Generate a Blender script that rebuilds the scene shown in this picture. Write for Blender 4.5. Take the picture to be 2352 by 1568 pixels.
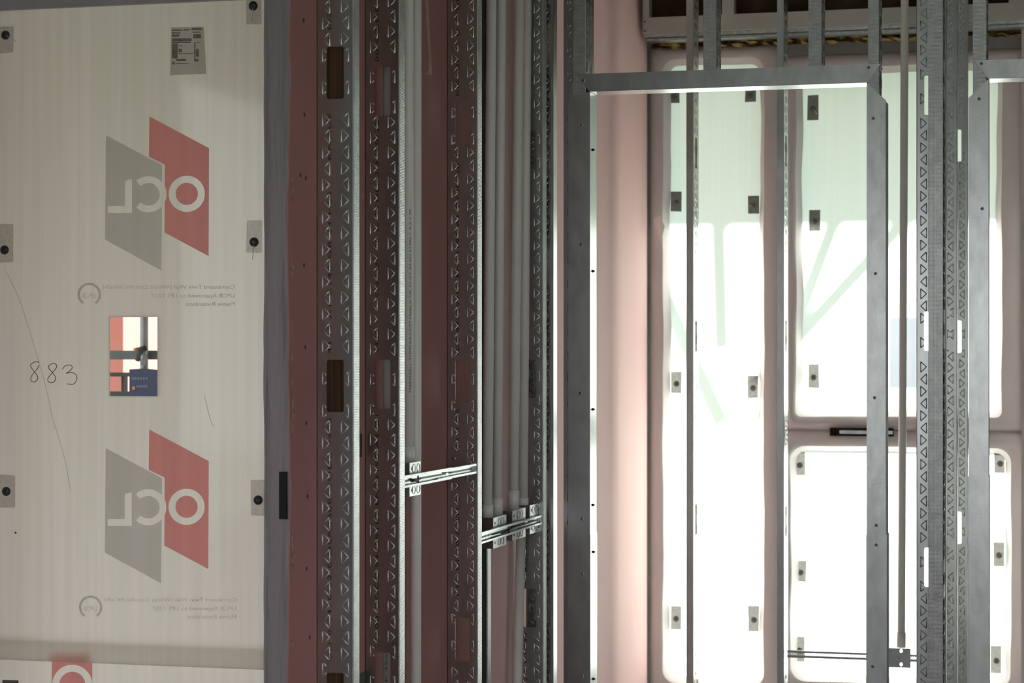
import bpy, math, random
from mathutils import Vector
from mathutils.geometry import delaunay_2d_cdt

for o in list(bpy.data.objects):
    bpy.data.objects.remove(o)
random.seed(7)
SC = bpy.context.scene
COL = SC.collection

# ------------------------------------------------------------------ camera, world, sun, exposure
F = 4870.0            # focal length in pixels of a 2352 px wide frame
EYE = 1.4             # eye height in metres
PX0, PY0 = 1176.0, 826.0
cam_d = bpy.data.cameras.new('camera')
cam = bpy.data.objects.new('camera', cam_d)
COL.objects.link(cam)
cam.location = (0, 0, EYE)
cam.rotation_euler = (math.pi / 2, 0, 0)
cam_d.sensor_width = 36.0
cam_d.lens = 36.0 * F / 2352.0
cam_d.shift_y = (PY0 - 784.0) / 2352.0
cam_d.clip_start = 0.05
cam_d.clip_end = 200
cam_d.dof.use_dof = True
cam_d.dof.focus_distance = 5.15
cam_d.dof.aperture_fstop = 6.7
SC.camera = cam

TH = math.radians(14.5)          # the building is turned 14.5 degrees to the camera
CT, ST = math.cos(TH), math.sin(TH)

world = bpy.data.worlds.new('sky')
SC.world = world
world.use_nodes = True
bg = world.node_tree.nodes['Background']
bg.inputs['Color'].default_value = (0.93, 0.97, 1.0, 1)
bg.inputs['Strength'].default_value = 2.3

sun_d = bpy.data.lights.new('sun_offscreen', 'SUN')
sun = bpy.data.objects.new('sun_offscreen', sun_d)
COL.objects.link(sun)
sun_d.energy = 22.0
sun_d.color = (1.0, 0.98, 0.955)
sun_d.angle = math.radians(1.2)
SUN = Vector((-0.45, -0.70, -0.55)).normalized()      # travel direction in building axes (u, v, z)
sun_w = Vector((SUN.x * CT + SUN.y * ST, -SUN.x * ST + SUN.y * CT, SUN.z))
sun.rotation_euler = sun_w.to_track_quat('-Z', 'Y').to_euler()

vs = SC.view_settings
vs.view_transform = 'Standard'
vs.look = 'None'
vs.exposure = 0.0
vs.gamma = 1.0
vs.use_curve_mapping = False
SC.cycles.sample_clamp_indirect = 8.0

# ------------------------------------------------------------------ building axes
# u runs along the doorway wall, v runs into the depth, z is up (floor at 0)
def world_of(u, v, z):
    return Vector((u * CT + v * ST, -u * ST + v * CT, z))

def on_v(px, v):                 # where the sight line of a column meets the plane v = const
    t = (px - PX0) / F
    y = v / (t * ST + CT)
    return y * (t * CT - ST), y

def on_u(px, u):                 # the same for a plane u = const: returns v, distance
    t = (px - PX0) / F
    y = u / (t * CT - ST)
    return y * (t * ST + CT), y

def zz(py, y):
    return EYE - (py - PY0) / F * y

def pv(px, py, v):               # (u, v, z) on a plane v = const
    u, y = on_v(px, v)
    return (u, v, zz(py, y))

def pu(px, py, u):
    v, y = on_u(px, u)
    return (u, v, zz(py, y))

# ------------------------------------------------------------------ materials
def newmat(name):
    m = bpy.data.materials.new(name)
    m.use_nodes = True
    nt = m.node_tree
    nt.nodes.clear()
    out = nt.nodes.new('ShaderNodeOutputMaterial')
    return m, nt, out

def N(nt, kind, **kw):
    n = nt.nodes.new(kind)
    for k, v in kw.items():
        setattr(n, k, v)
    return n

def L(nt, a, b):
    nt.links.new(a, b)

def tex_obj(nt, scale=(1, 1, 1)):
    tc = N(nt, 'ShaderNodeTexCoord')
    mp = N(nt, 'ShaderNodeMapping')
    mp.inputs['Scale'].default_value = scale
    L(nt, tc.outputs['Object'], mp.inputs['Vector'])
    return mp.outputs['Vector']

def noise_ramp(nt, vec, scale, c0, c1, lo=0.3, hi=0.7, detail=4.0):
    nz = N(nt, 'ShaderNodeTexNoise')
    nz.inputs['Scale'].default_value = scale
    nz.inputs['Detail'].default_value = detail
    L(nt, vec, nz.inputs['Vector'])
    rp = N(nt, 'ShaderNodeValToRGB')
    rp.color_ramp.elements[0].position = lo
    rp.color_ramp.elements[1].position = hi
    rp.color_ramp.elements[0].color = (*c0, 1)
    rp.color_ramp.elements[1].color = (*c1, 1)
    L(nt, nz.outputs['Fac'], rp.inputs['Fac'])
    return rp.outputs['Color'], nz.outputs['Fac']

def plain(name, c0, c1=None, rough=0.7, metal=0.0, scale=12.0, stretch=(1, 1, 1), bump=0.0, spec=0.5, bscale=None):
    m, nt, out = newmat(name)
    p = N(nt, 'ShaderNodeBsdfPrincipled')
    vec = tex_obj(nt, stretch)
    col, fac = noise_ramp(nt, vec, scale, c0, c1 or tuple(min(1, x * 1.12) for x in c0))
    L(nt, col, p.inputs['Base Color'])
    p.inputs['Roughness'].default_value = rough
    p.inputs['Metallic'].default_value = metal
    p.inputs['Specular IOR Level'].default_value = spec
    if bump:
        b = N(nt, 'ShaderNodeBump')
        b.inputs['Strength'].default_value = bump
        b.inputs['Distance'].default_value = 0.002
        if bscale:
            nz = N(nt, 'ShaderNodeTexNoise')
            nz.inputs['Scale'].default_value = bscale
            L(nt, vec, nz.inputs['Vector'])
            fac = nz.outputs['Fac']
        L(nt, fac, b.inputs['Height'])
        L(nt, b.outputs['Normal'], p.inputs['Normal'])
    L(nt, p.outputs['BSDF'], out.inputs['Surface'])
    return m

def knurled(name, axis, c0, c1, rough=0.38):
    """galvanised flange with a stamped grid of dimples in its middle band"""
    m, nt, out = newmat(name)
    p = N(nt, 'ShaderNodeBsdfPrincipled')
    p.inputs['Metallic'].default_value = 1.0
    p.inputs['Roughness'].default_value = rough
    vec = tex_obj(nt)
    col, fac = noise_ramp(nt, vec, 40, c0, c1)
    L(nt, col, p.inputs['Base Color'])
    sep = N(nt, 'ShaderNodeSeparateXYZ')
    L(nt, vec, sep.inputs[0])

    def wave(sock, per):
        a = N(nt, 'ShaderNodeMath', operation='MULTIPLY')
        a.inputs[1].default_value = 2 * math.pi / per
        L(nt, sock, a.inputs[0])
        s = N(nt, 'ShaderNodeMath', operation='SINE')
        L(nt, a.outputs[0], s.inputs[0])
        return s.outputs[0]
    w1 = wave(sep.outputs[0 if axis == 'u' else 1], 0.0030)
    w2 = wave(sep.outputs[2], 0.0032)
    mul = N(nt, 'ShaderNodeMath', operation='MAXIMUM')
    L(nt, w1, mul.inputs[0])
    L(nt, w2, mul.inputs[1])
    b = N(nt, 'ShaderNodeBump')
    b.inputs['Strength'].default_value = 0.4
    b.inputs['Distance'].default_value = 0.0006
    L(nt, mul.outputs[0], b.inputs['Height'])
    L(nt, b.outputs['Normal'], p.inputs['Normal'])
    L(nt, p.outputs['BSDF'], out.inputs['Surface'])
    return m

def translucent(name, c0, c1, trans=0.8, gloss=0.05, rough=0.12, stripes=90.0, stretch=(1, 1, 0.02)):
    """light-passing plastic: mostly translucent, a little diffuse, a thin gloss"""
    m, nt, out = newmat(name)
    vec = tex_obj(nt, stretch)
    col, fac = noise_ramp(nt, vec, stripes, c0, c1, 0.35, 0.65, 2.0)
    tr = N(nt, 'ShaderNodeBsdfTranslucent')
    df = N(nt, 'ShaderNodeBsdfDiffuse')
    L(nt, col, tr.inputs['Color'])
    L(nt, col, df.inputs['Color'])
    mx = N(nt, 'ShaderNodeMixShader')
    mx.inputs['Fac'].default_value = trans
    L(nt, df.outputs[0], mx.inputs[1])
    L(nt, tr.outputs[0], mx.inputs[2])
    gl = N(nt, 'ShaderNodeBsdfGlossy')
    gl.inputs['Roughness'].default_value = rough
    mg = N(nt, 'ShaderNodeMixShader')
    mg.inputs['Fac'].default_value = gloss
    L(nt, mx.outputs[0], mg.inputs[1])
    L(nt, gl.outputs[0], mg.inputs[2])
    L(nt, mg.outputs[0], out.inputs['Surface'])
    return m

M = {}
M['galv'] = plain('galvanised_steel', (0.42, 0.425, 0.415), (0.54, 0.545, 0.535), 0.26, 1.0, 26, (1, 1, 0.35))
M['galv_track'] = plain('galvanised_track', (0.42, 0.425, 0.415), (0.54, 0.545, 0.535), 0.27, 1.0, 30, (1, 1, 0.5), 0.045, bscale=380)
M['zinc'] = plain('bright_zinc', (0.42, 0.44, 0.44), (0.66, 0.67, 0.67), 0.33, 1.0, 60)
M['screw'] = plain('screw_zinc', (0.25, 0.25, 0.25), (0.4, 0.4, 0.4), 0.3, 1.0, 300)
M['knurl_u'] = knurled('knurled_flange_u', 'u', (0.42, 0.425, 0.415), (0.54, 0.545, 0.535), 0.24)
M['knurl_v'] = knurled('knurled_flange_v', 'v', (0.42, 0.425, 0.415), (0.54, 0.545, 0.535), 0.24)
M['black_ink'] = plain('black_ink', (0.004, 0.004, 0.004), (0.012, 0.011, 0.01), 0.6)
M['grey_ink'] = plain('pencil_grey', (0.07, 0.07, 0.07), (0.10, 0.10, 0.10), 0.7)
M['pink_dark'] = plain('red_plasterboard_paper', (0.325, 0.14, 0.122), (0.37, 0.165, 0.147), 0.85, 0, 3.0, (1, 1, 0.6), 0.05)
M['pink'] = plain('pink_plasterboard_paper', (0.84, 0.53, 0.50), (0.88, 0.58, 0.55), 0.8, 0, 2.5, (1, 1, 0.6), 0.05)
M['smear'] = plain('plaster_smear', (0.40, 0.22, 0.20), (0.50, 0.33, 0.30), 0.9, 0, 40)
M['gypsum'] = plain('gypsum_core', (0.62, 0.50, 0.46), (0.72, 0.60, 0.55), 0.95, 0, 60, (1, 1, 1), 0.4)
M['torn'] = plain('torn_paper_core', (0.16, 0.06, 0.05), (0.5, 0.3, 0.26), 0.95, 0, 90)
M['timber'] = plain('dark_timber', (0.014, 0.006, 0.002), (0.10, 0.046, 0.014), 0.8, 0, 170, (1, 1, 0.012))
M['pvc'] = plain('white_pvc', (0.70, 0.67, 0.63), (0.76, 0.73, 0.69), 0.42, 0, 8)
M['membrane'] = plain('taped_membrane', (0.70, 0.62, 0.61), (0.78, 0.70, 0.69), 0.6, 0, 9, (1, 1, 0.4), 0.35, bscale=14)
M['membrane_lilac'] = plain('lilac_membrane', (0.46, 0.41, 0.432), (0.54, 0.485, 0.51), 0.5, 0, 14, (1, 1, 0.1), 0.5, bscale=20)
M['steel_white'] = plain('primed_steel', (0.50, 0.46, 0.42), (0.58, 0.54, 0.48), 0.5, 0, 6)
M['board_brown'] = plain('dark_brown_board', (0.020, 0.009, 0.004), (0.085, 0.04, 0.016), 0.85, 0, 9, (1, 1, 1), 0.3)
M['insulation'] = plain('mineral_wool', (0.10, 0.06, 0.015), (0.38, 0.24, 0.06), 0.95, 0, 26, (1, 1, 1), 0.9)
M['concrete'] = plain('concrete', (0.52, 0.52, 0.52), (0.62, 0.62, 0.62), 0.85, 0, 5)
M['ceiling'] = plain('soffit', (0.66, 0.66, 0.66), (0.72, 0.72, 0.72), 0.9, 0, 4)
M['wall_plain'] = plain('bare_board', (0.16, 0.16, 0.16), (0.20, 0.20, 0.20), 0.9, 0, 3)
M['sheet_left'] = translucent('white_twin_wall', (0.785, 0.76, 0.70), (0.84, 0.80, 0.76), 0.84, 0.045, 0.075, 60)
M['sheet_green'] = translucent('green_white_twin_wall', (0.79, 0.89, 0.825), (0.83, 0.905, 0.86), 0.9, 0.03, 0.15, 60)
M['print_red'] = translucent('red_print', (0.80, 0.35, 0.345), (0.84, 0.38, 0.375), 0.92, 0.02, 0.3, 40)
M['print_grey'] = translucent('grey_print', (0.66, 0.655, 0.645), (0.70, 0.69, 0.68), 0.92, 0.02, 0.3, 40)
M['print_faint'] = translucent('faint_grey_print', (0.60, 0.60, 0.585), (0.65, 0.65, 0.635), 0.95, 0.0, 0.3, 40)
M['tape'] = translucent('clear_tape', (0.66, 0.63, 0.60), (0.74, 0.71, 0.68), 0.85, 0.05, 0.2, 120, (1, 1, 1))
M['tape_grey'] = translucent('grey_tape', (0.115, 0.105, 0.098), (0.145, 0.135, 0.125), 0.8, 0.04, 0.3, 90, (1, 1, 1))
M['pencil'] = translucent('pencil_line', (0.22, 0.22, 0.22), (0.30, 0.30, 0.30), 0.9, 0.0, 0.4, 60, (1, 1, 1))
M['rubber'] = plain('dark_washer', (0.03, 0.03, 0.03), (0.06, 0.06, 0.055), 0.35)
M['washer'] = plain('grey_washer', (0.14, 0.12, 0.11), (0.2, 0.17, 0.16), 0.35)
M['sticker'] = translucent('paper_label', (0.62, 0.59, 0.58), (0.68, 0.65, 0.63), 0.7, 0.02, 0.4, 30)
M['sticker_ink'] = translucent('label_ink', (0.35, 0.33, 0.32), (0.45, 0.43, 0.42), 0.85, 0.0, 0.4, 200, (1, 1, 1))
M['green_board'] = plain('green_board', (0.05, 0.07, 0.04), (0.08, 0.10, 0.06), 0.85)
M['scaffold'] = plain('scaffold_steel', (0.30, 0.30, 0.32), (0.42, 0.42, 0.44), 0.45, 0.6, 14)
M['scaffold_dark'] = plain('dark_rail', (0.05, 0.055, 0.05), (0.09, 0.09, 0.09), 0.6)
M['deck_board'] = plain('scaffold_plank', (0.35, 0.26, 0.16), (0.48, 0.36, 0.23), 0.85, 0, 8, (0.1, 1, 1))
M['rail_grey'] = plain('grey_rail', (0.13, 0.135, 0.13), (0.20, 0.20, 0.205), 0.6)
M['navy'] = plain('navy_banner', (0.055, 0.058, 0.12), (0.075, 0.075, 0.15), 0.7)
M['banner_text'] = plain('banner_lettering', (0.16, 0.16, 0.22), (0.22, 0.22, 0.28), 0.7)
M['orange'] = plain('orange_plastic', (0.55, 0.22, 0.12), (0.62, 0.27, 0.15), 0.6)
M['red_cladding'] = plain('red_cladding', (0.52, 0.17, 0.13), (0.60, 0.22, 0.17), 0.7, 0, 3)
M['facade'] = plain('pale_facade', (0.62, 0.66, 0.70), (0.72, 0.75, 0.78), 0.8, 0, 1)
M['facade_dark'] = plain('facade_glass', (0.30, 0.36, 0.42), (0.36, 0.42, 0.48), 0.3)
M['ground'] = plain('outdoor_ground', (0.055, 0.085, 0.05), (0.08, 0.12, 0.07), 0.9, 0, 2)
M['sheathing'] = plain('outer_sheathing', (0.45, 0.44, 0.42), (0.52, 0.50, 0.48), 0.85, 0, 2)

# ------------------------------------------------------------------ mesh helpers
def tag(o, label=None, cat=None, group=None, kind=None):
    if label: o['label'] = label
    if cat: o['category'] = cat
    if group: o['group'] = group
    if kind: o['kind'] = kind
    return o

ORIG = {}        # root object name -> (u, v, z) of its origin

def empty(name, at, label=None, cat=None, group=None, kind=None):
    o = bpy.data.objects.new(name, None)
    o.empty_display_size = 0.05
    COL.objects.link(o)
    o.location = world_of(*at)
    o.rotation_euler = (0, 0, -TH)
    ORIG[o.name] = Vector(at)
    return tag(o, label, cat, group, kind)

def root_origin(o):
    while o.parent is not None:
        o = o.parent
    return ORIG[o.name]

class MB:
    """collects geometry in building coordinates; build() links it as ONE mesh object"""
    def __init__(self):
        self.v, self.f, self.s = [], [], []

    def add(self, vs, fs, smooth=False):
        b = len(self.v)
        self.v += [tuple(p) for p in vs]
        self.f += [tuple(b + i for i in f) for f in fs]
        self.s += [smooth] * len(fs)
        return self

    def box(self, u0, u1, v0, v1, z0, z1):
        return self.add([(u0, v0, z0), (u1, v0, z0), (u1, v1, z0), (u0, v1, z0),
                         (u0, v0, z1), (u1, v0, z1), (u1, v1, z1), (u0, v1, z1)],
                        [(0, 3, 2, 1), (4, 5, 6, 7), (0, 1, 5, 4), (1, 2, 6, 5), (2, 3, 7, 6), (3, 0, 4, 7)])

    def prism_v(self, poly, v0, v1):
        """poly of (u, z) pushed from v0 to v1"""
        n = len(poly)
        vs = [(a, v0, b) for a, b in poly] + [(a, v1, b) for a, b in poly]
        fs = [tuple(range(n)), tuple(range(2 * n - 1, n - 1, -1))]
        fs += [(i, i + n, (i + 1) % n + n, (i + 1) % n) for i in range(n)]
        return self.add(vs, fs)

    def tube(self, pts, r, n=12, cap=True):
        pts = [Vector(p) for p in pts]
        vs, fs = [], []
        for i, p in enumerate(pts):
            d = (pts[min(i + 1, len(pts) - 1)] - pts[max(i - 1, 0)]).normalized()
            a = d.orthogonal().normalized() if abs(d.z) < 0.9 else Vector((1, 0, 0))
            a = (a - d * a.dot(d)).normalized()
            b = d.cross(a)
            rr = r[i] if isinstance(r, (list, tuple)) else r
            for k in range(n):
                t = 2 * math.pi * k / n
                vs.append(p + (a * math.cos(t) + b * math.sin(t)) * rr)
        for i in range(len(pts) - 1):
            for k in range(n):
                fs.append((i * n + k, i * n + (k + 1) % n, (i + 1) * n + (k + 1) % n, (i + 1) * n + k))
        self.add(vs, fs, True)
        if cap:
            m = len(pts) - 1
            b0 = len(self.v) - len(vs)
            self.f += [tuple(b0 + k for k in reversed(range(n))), tuple(b0 + m * n + k for k in range(n))]
            self.s += [False, False]
        return self

    def lathe_v(self, c, prof, n=16):
        """profile of (radius, v) turned round an axis parallel to v through c = (u, z)"""
        vs, fs = [], []
        for r, v in prof:
            for k in range(n):
                t = 2 * math.pi * k / n
                vs.append((c[0] + r * math.cos(t), v, c[1] + r * math.sin(t)))
        for i in range(len(prof) - 1):
            for k in range(n):
                fs.append((i * n + k, i * n + (k + 1) % n, (i + 1) * n + (k + 1) % n, (i + 1) * n + k))
        fs.append(tuple(range(n)))
        fs.append(tuple((len(prof) - 1) * n + k for k in reversed(range(n))))
        return self.add(vs, fs)

    def mesh(self, name, mat, org):
        me = bpy.data.meshes.new(name)
        me.from_pydata([(a - org[0], b - org[1], c - org[2]) for a, b, c in self.v], [], self.f)
        me.polygons.foreach_set('use_smooth', self.s)
        me.materials.append(M[mat])
        me.update()
        return me

    def build(self, name, mat, parent=None, at=None, **kw):
        if parent is None:
            if at is None:
                zs = [p[2] for p in self.v]
                at = (sum(p[0] for p in self.v) / len(self.v), sum(p[1] for p in self.v) / len(self.v), min(zs))
            o = bpy.data.objects.new(name, self.mesh(name, mat, at))
            COL.objects.link(o)
            o.location = world_of(*at)
            o.rotation_euler = (0, 0, -TH)
            ORIG[o.name] = Vector(at)
        else:
            o = bpy.data.objects.new(name, self.mesh(name, mat, root_origin(parent)))
            COL.objects.link(o)
            o.parent = parent
        tag(o, **kw)
        return o

def bevel(o, w, seg=2):
    b = o.modifiers.new('edge', 'BEVEL')
    b.width = w
    b.segments = seg
    b.limit_method = 'ANGLE'
    return o

_txt = {}
def text_outline(body, spacing=1.0):
    """flat letter mesh, x to the right, y up, cap height about 0.7"""
    key = (body, spacing)
    if key not in _txt:
        cu = bpy.data.curves.new('lettering', 'FONT')
        cu.body = body
        cu.space_character = spacing
        cu.resolution_u = 3
        ob = bpy.data.objects.new('lettering', cu)
        COL.objects.link(ob)
        bpy.context.view_layer.update()
        me = bpy.data.meshes.new_from_object(ob.evaluated_get(bpy.context.evaluated_depsgraph_get()))
        vs = [(v.co.x, v.co.y) for v in me.vertices]
        fs = [tuple(p.vertices) for p in me.polygons]
        bpy.data.objects.remove(ob)
        bpy.data.curves.remove(cu)
        bpy.data.meshes.remove(me)
        w = max(p[0] for p in vs)
        _txt[key] = (vs, fs, w)
    return _txt[key]

# ------------------------------------------------------------------ the setting
V_WIN = 7.38          # plane of the bright windows
V_BRD = 4.35          # plane of the printed sheet
V_DOOR = 5.345        # front plane of the doorway stud wall
U_L0, U_L1 = -1.38, -1.31     # the stud partition that runs into the depth
CEIL = 2.78
BW = (-1.55, 0.9, 0.75, 2.30)       # unseen opening added in the back wall for fill light (u0, u1, z0, z1)
LW = (1.6, 2.9, 0.90, 2.25)        # unseen opening added in the other side wall for fill light
RW = (-0.4, 3.2, 0.80, 2.35)       # unseen opening added in the side wall for fill light (v0, v1, z0, z1)

def structure(name, boxes, mat, **kw):
    m = MB()
    for b in boxes:
        m.box(*b)
    return m.build(name, mat, kind='structure', **kw)

structure('floor', [(-2.6, 2.0, -2.2, 7.42, -0.12, 0.0)], 'concrete')
structure('ceiling', [(-2.6, 2.0, -2.2, 7.40, CEIL, CEIL + 0.2)], 'ceiling')
# camera-side room: unglazed openings, out of view, added to let sky light in
structure('wall_back', [(-2.6, BW[0], -2.3, -2.2, 0, CEIL), (BW[1], 2.0, -2.3, -2.2, 0, CEIL),
                        (BW[0], BW[1], -2.3, -2.2, 0, BW[2]), (BW[0], BW[1], -2.3, -2.2, BW[3], CEIL)], 'wall_plain')
structure('wall_right', [(1.9, 2.0, -2.2, RW[0], 0, CEIL), (1.9, 2.0, RW[1], 7.3, 0, CEIL),
                         (1.9, 2.0, RW[0], RW[1], 0, RW[2]), (1.9, 2.0, RW[0], RW[1], RW[3], CEIL)], 'wall_plain')
structure('wall_left', [(-2.6, -2.5, -2.2, LW[0], 0, CEIL), (-2.6, -2.5, LW[1], 4.33, 0, CEIL),
                        (-2.6, -2.5, LW[0], LW[1], 0, LW[2]), (-2.6, -2.5, LW[0], LW[1], LW[3], CEIL)], 'wall_plain')

# outer wall round the printed window
SL0, _y = on_v(-28, V_BRD)            # sheet edges
SL1, _y = on_v(612, V_BRD)
YS = on_v(300, V_BRD)[1]
S_TOP = zz(8, YS)
S_BOT = zz(1526, YS)
structure('wall_front', [(-2.6, SL0 - 0.02, V_BRD - 0.0, V_BRD + 0.14, 0, 6.0),
                         (SL0 - 0.02, -1.402, V_BRD + 0.03, V_BRD + 0.14, S_TOP + 0.02, 6.0),
                         (SL0 - 0.02, -1.402, V_BRD + 0.03, V_BRD + 0.14, 0, 0.12),
                         (SL1 + 0.01, -1.402, V_BRD + 0.03, V_BRD + 0.14, 0.12, S_TOP + 0.02)], 'sheathing')

# far flank wall with pink board inside
U_PINK = -1.40
flank = structure('wall_flank', [(U_PINK - 0.16, U_PINK - 0.016, V_BRD + 0.14, 7.42, 0, 6.0)], 'sheathing')
m = MB().box(U_PINK - 0.0155, U_PINK, 5.165, 6.36, 0.01, CEIL - 0.01)
pb = m.build('plasterboard', 'pink', flank)
m = MB().box(U_PINK - 0.0155, U_PINK, 6.362, 7.30, 0.01, CEIL - 0.01)
pb2 = m.build('plasterboard', 'pink', flank)
for px, ys in ((1404, (133, 292, 465, 637, 803, 972, 1121, 1222, 1388, 1553)), (1146, (1337, 1540))):
    for y in ys:
        u, v, z = pu(px, y, U_PINK)
        s = MB()
        s.tube([(u - 0.001, v, z), (u + 0.0006, v, z)], 0.004, 8)
        s.build('screw_head', 'gypsum', pb if v < 6.36 else pb2)

# wall that holds the bright windows, with three openings
W1 = (on_v(1533, V_WIN)[0], on_v(1754, V_WIN)[0], zz(1566, 7.41), zz(140, 7.41))
W2 = (on_v(1838, V_WIN)[0], on_v(2296, V_WIN)[0], zz(951, 7.28), zz(160, 7.28))
W3 = (on_v(1826, V_WIN)[0], on_v(2318, V_WIN)[0], zz(1562, 7.28), zz(1030, 7.28))
VW0, VW1 = V_WIN - 0.02, V_WIN + 0.04
RU = 2.0
structure('wall_window', [
    (-1.56, W1[0] - 0.01, VW0, VW1, 0, 6.0),
    (W1[0] - 0.01, W1[1] + 0.01, VW0, VW1, W1[3] + 0.01, 6.0), (W1[0] - 0.01, W1[1] + 0.01, VW0, VW1, 0, W1[2] - 0.01),
    (W1[1] + 0.01, min(W2[0], W3[0]) - 0.01, VW0, VW1, 0, 6.0),
    (min(W2[0], W3[0]) - 0.01, max(W2[1], W3[1]) + 0.01, VW0, VW1, W2[3] + 0.01, 6.0),
    (min(W2[0], W3[0]) - 0.01, max(W2[1], W3[1]) + 0.01, VW0, VW1, W3[3] + 0.01, W2[2] - 0.01),
    (min(W2[0], W3[0]) - 0.01, max(W2[1], W3[1]) + 0.01, VW0, VW1, 0, W3[2] - 0.01),
    (max(W2[1], W3[1]) + 0.01, RU, VW0, VW1, 0, 6.0)], 'sheathing')

# membrane frames taped round each bright window
def membrane(name, w, mar, rad, label_seed, v_front=V_WIN - 0.05, v_back=V_WIN - 0.002, lip=0.010):
    u0, u1, z0, z1 = w
    rnd = random.Random(label_seed)
    ph = [rnd.uniform(0, 6.28) for _ in range(6)]
    K, LONG = 7, 26
    def loop(a0, a1, b0, b1, r, vfun):
        pts = []
        cs = [(a1 - r, b1 - r, 0), (a0 + r, b1 - r, 90), (a0 + r, b0 + r, 180), (a1 - r, b0 + r, 270)]
        for ci, (cx, cz, st) in enumerate(cs):
            for k in range(K):
                t = math.radians(st + 90 * k / (K - 1))
                pts.append((cx + r * math.cos(t), cz + r * math.sin(t)))
            nx = cs[(ci + 1) % 4]
            e = math.radians(nx[2])
            q = (nx[0] + r * math.cos(e), nx[1] + r * math.sin(e))
            p = pts[-1]
            for k in range(1, LONG):
                pts.append((p[0] + (q[0] - p[0]) * k / LONG, p[1] + (q[1] - p[1]) * k / LONG))
        return [(a, vfun(a, b), b) for a, b in pts]
    ml, mr, mb, mt = mar
    wob = lambda a, b, s: s * (math.sin(9 * b + ph[0]) + 0.7 * math.sin(23 * b + ph[1] + 5 * a) + 0.6 * math.sin(31 * a + ph[2]))
    def shift(pts, s):
        return [(a + wob(a, b, s), c, b + wob(b, a, s * 0.6)) for a, c, b in pts]
    loops = [
        loop(u0 - ml, u1 + mr, z0 - mb, z1 + mt, 0.02, lambda a, b: v_front + 0.02),
        loop(u0 - ml + 0.008, u1 + mr - 0.008, z0 - mb + 0.008, z1 + mt - 0.008, 0.03, lambda a, b: v_front + wob(a, b, 0.0012)),
        loop(u0 - ml * 0.5, u1 + mr * 0.5, z0 - mb * 0.5, z1 + mt * 0.5, rad, lambda a, b: v_front - 0.006 + wob(a, b, 0.003)),
        shift(loop(u0 - 0.008, u1 + 0.008, z0 - 0.008, z1 + 0.008, rad, lambda a, b: v_front + 0.004), 0.0015),
        shift(loop(u0 + lip * 0.3, u1 - lip * 0.3, z0 + lip * 0.3, z1 - lip * 0.3, rad, lambda a, b: v_front + 0.03), 0.002),
        shift(loop(u0 + lip, u1 - lip, z0 + lip, z1 - lip, rad * 0.7, lambda a, b: v_back), 0.0025),
    ]
    n = len(loops[0])
    mm = MB()
    vs = [p for lp in loops for p in lp]
    fs = []
    for i in range(len(loops) - 1):
        for k in range(n):
            fs.append((i * n + k, (i + 1) * n + k, (i + 1) * n + (k + 1) % n, i * n + (k + 1) % n))
    mm.add(vs, fs[:3 * n], True)
    b0 = len(mm.v) - len(vs)
    mm.add(loops[3] + loops[4] + loops[5], [f for i in range(2) for f in [(i * n + k, (i + 1) * n + k, (i + 1) * n + (k + 1) % n, i * n + (k + 1) % n) for k in range(n)]], True)
    return mm.build(name, 'membrane', kind='structure')

t1 = membrane('trim_1', W1, (0.058, 0.075, 0.10, 0.055), 0.045, 1)
t2 = membrane('trim_2', W2, (0.05, 0.095, 0.055, 0.055), 0.02, 2)
t3 = membrane('trim_3', W3, (0.035, 0.085, 0.10, 0.06), 0.05, 3)
# peeled flap of membrane beside the tall window
a = pv(1500, 505, V_WIN - 0.105); b = pv(1516, 495, V_WIN - 0.12); c = pv(1527, 520, V_WIN - 0.10); d = pv(1518, 556, V_WIN - 0.10)
fl = MB().add([a, b, c, d, (a[0], a[1] + 0.002, a[2]), (b[0], b[1] + 0.002, b[2]), (c[0], c[1] + 0.002, c[2]), (d[0], d[1] + 0.002, d[2])],
              [(3, 2, 1, 0), (4, 5, 6, 7), (0, 1, 5, 4), (1, 2, 6, 5), (2, 3, 7, 6), (3, 0, 4, 7)])
fl.build('loose_flap', 'membrane', t1)
# letter-box slot in the rail between the stacked windows
v0 = V_WIN - 0.078
p = pv(1906, 982, v0); q = pv(2052, 1002, v0)
m = MB()
t = 0.002
m.box(p[0], q[0], v0 + 0.018, v0 + 0.020, q[2], p[2])
m.box(p[0], q[0], v0, v0 + 0.018, q[2], q[2] + t).box(p[0], q[0], v0, v0 + 0.018, p[2] - t, p[2])
m.box(p[0], p[0] + t, v0, v0 + 0.018, q[2] + t, p[2] - t).box(q[0] - t, q[0], v0, v0 + 0.018, q[2] + t, p[2] - t)
sl = m.build('slot_inlet', 'board_brown', t3)
p = pv(1928, 988, v0); q = pv(2050, 997, v0)
MB().box(p[0], q[0], v0 + 0.002, v0 + 0.006, q[2], p[2]).build('slot_rail', 'zinc', sl)

# wrapped post and plain lining beyond the stacked windows
u0 = on_v(2347, V_WIN - 0.06)[0]
m = MB().box(u0, u0 + 0.35, V_WIN - 0.14, V_WIN - 0.02, 0, CEIL - 0.02)
t4 = m.build('trim_4', 'membrane', kind='structure')

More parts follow.
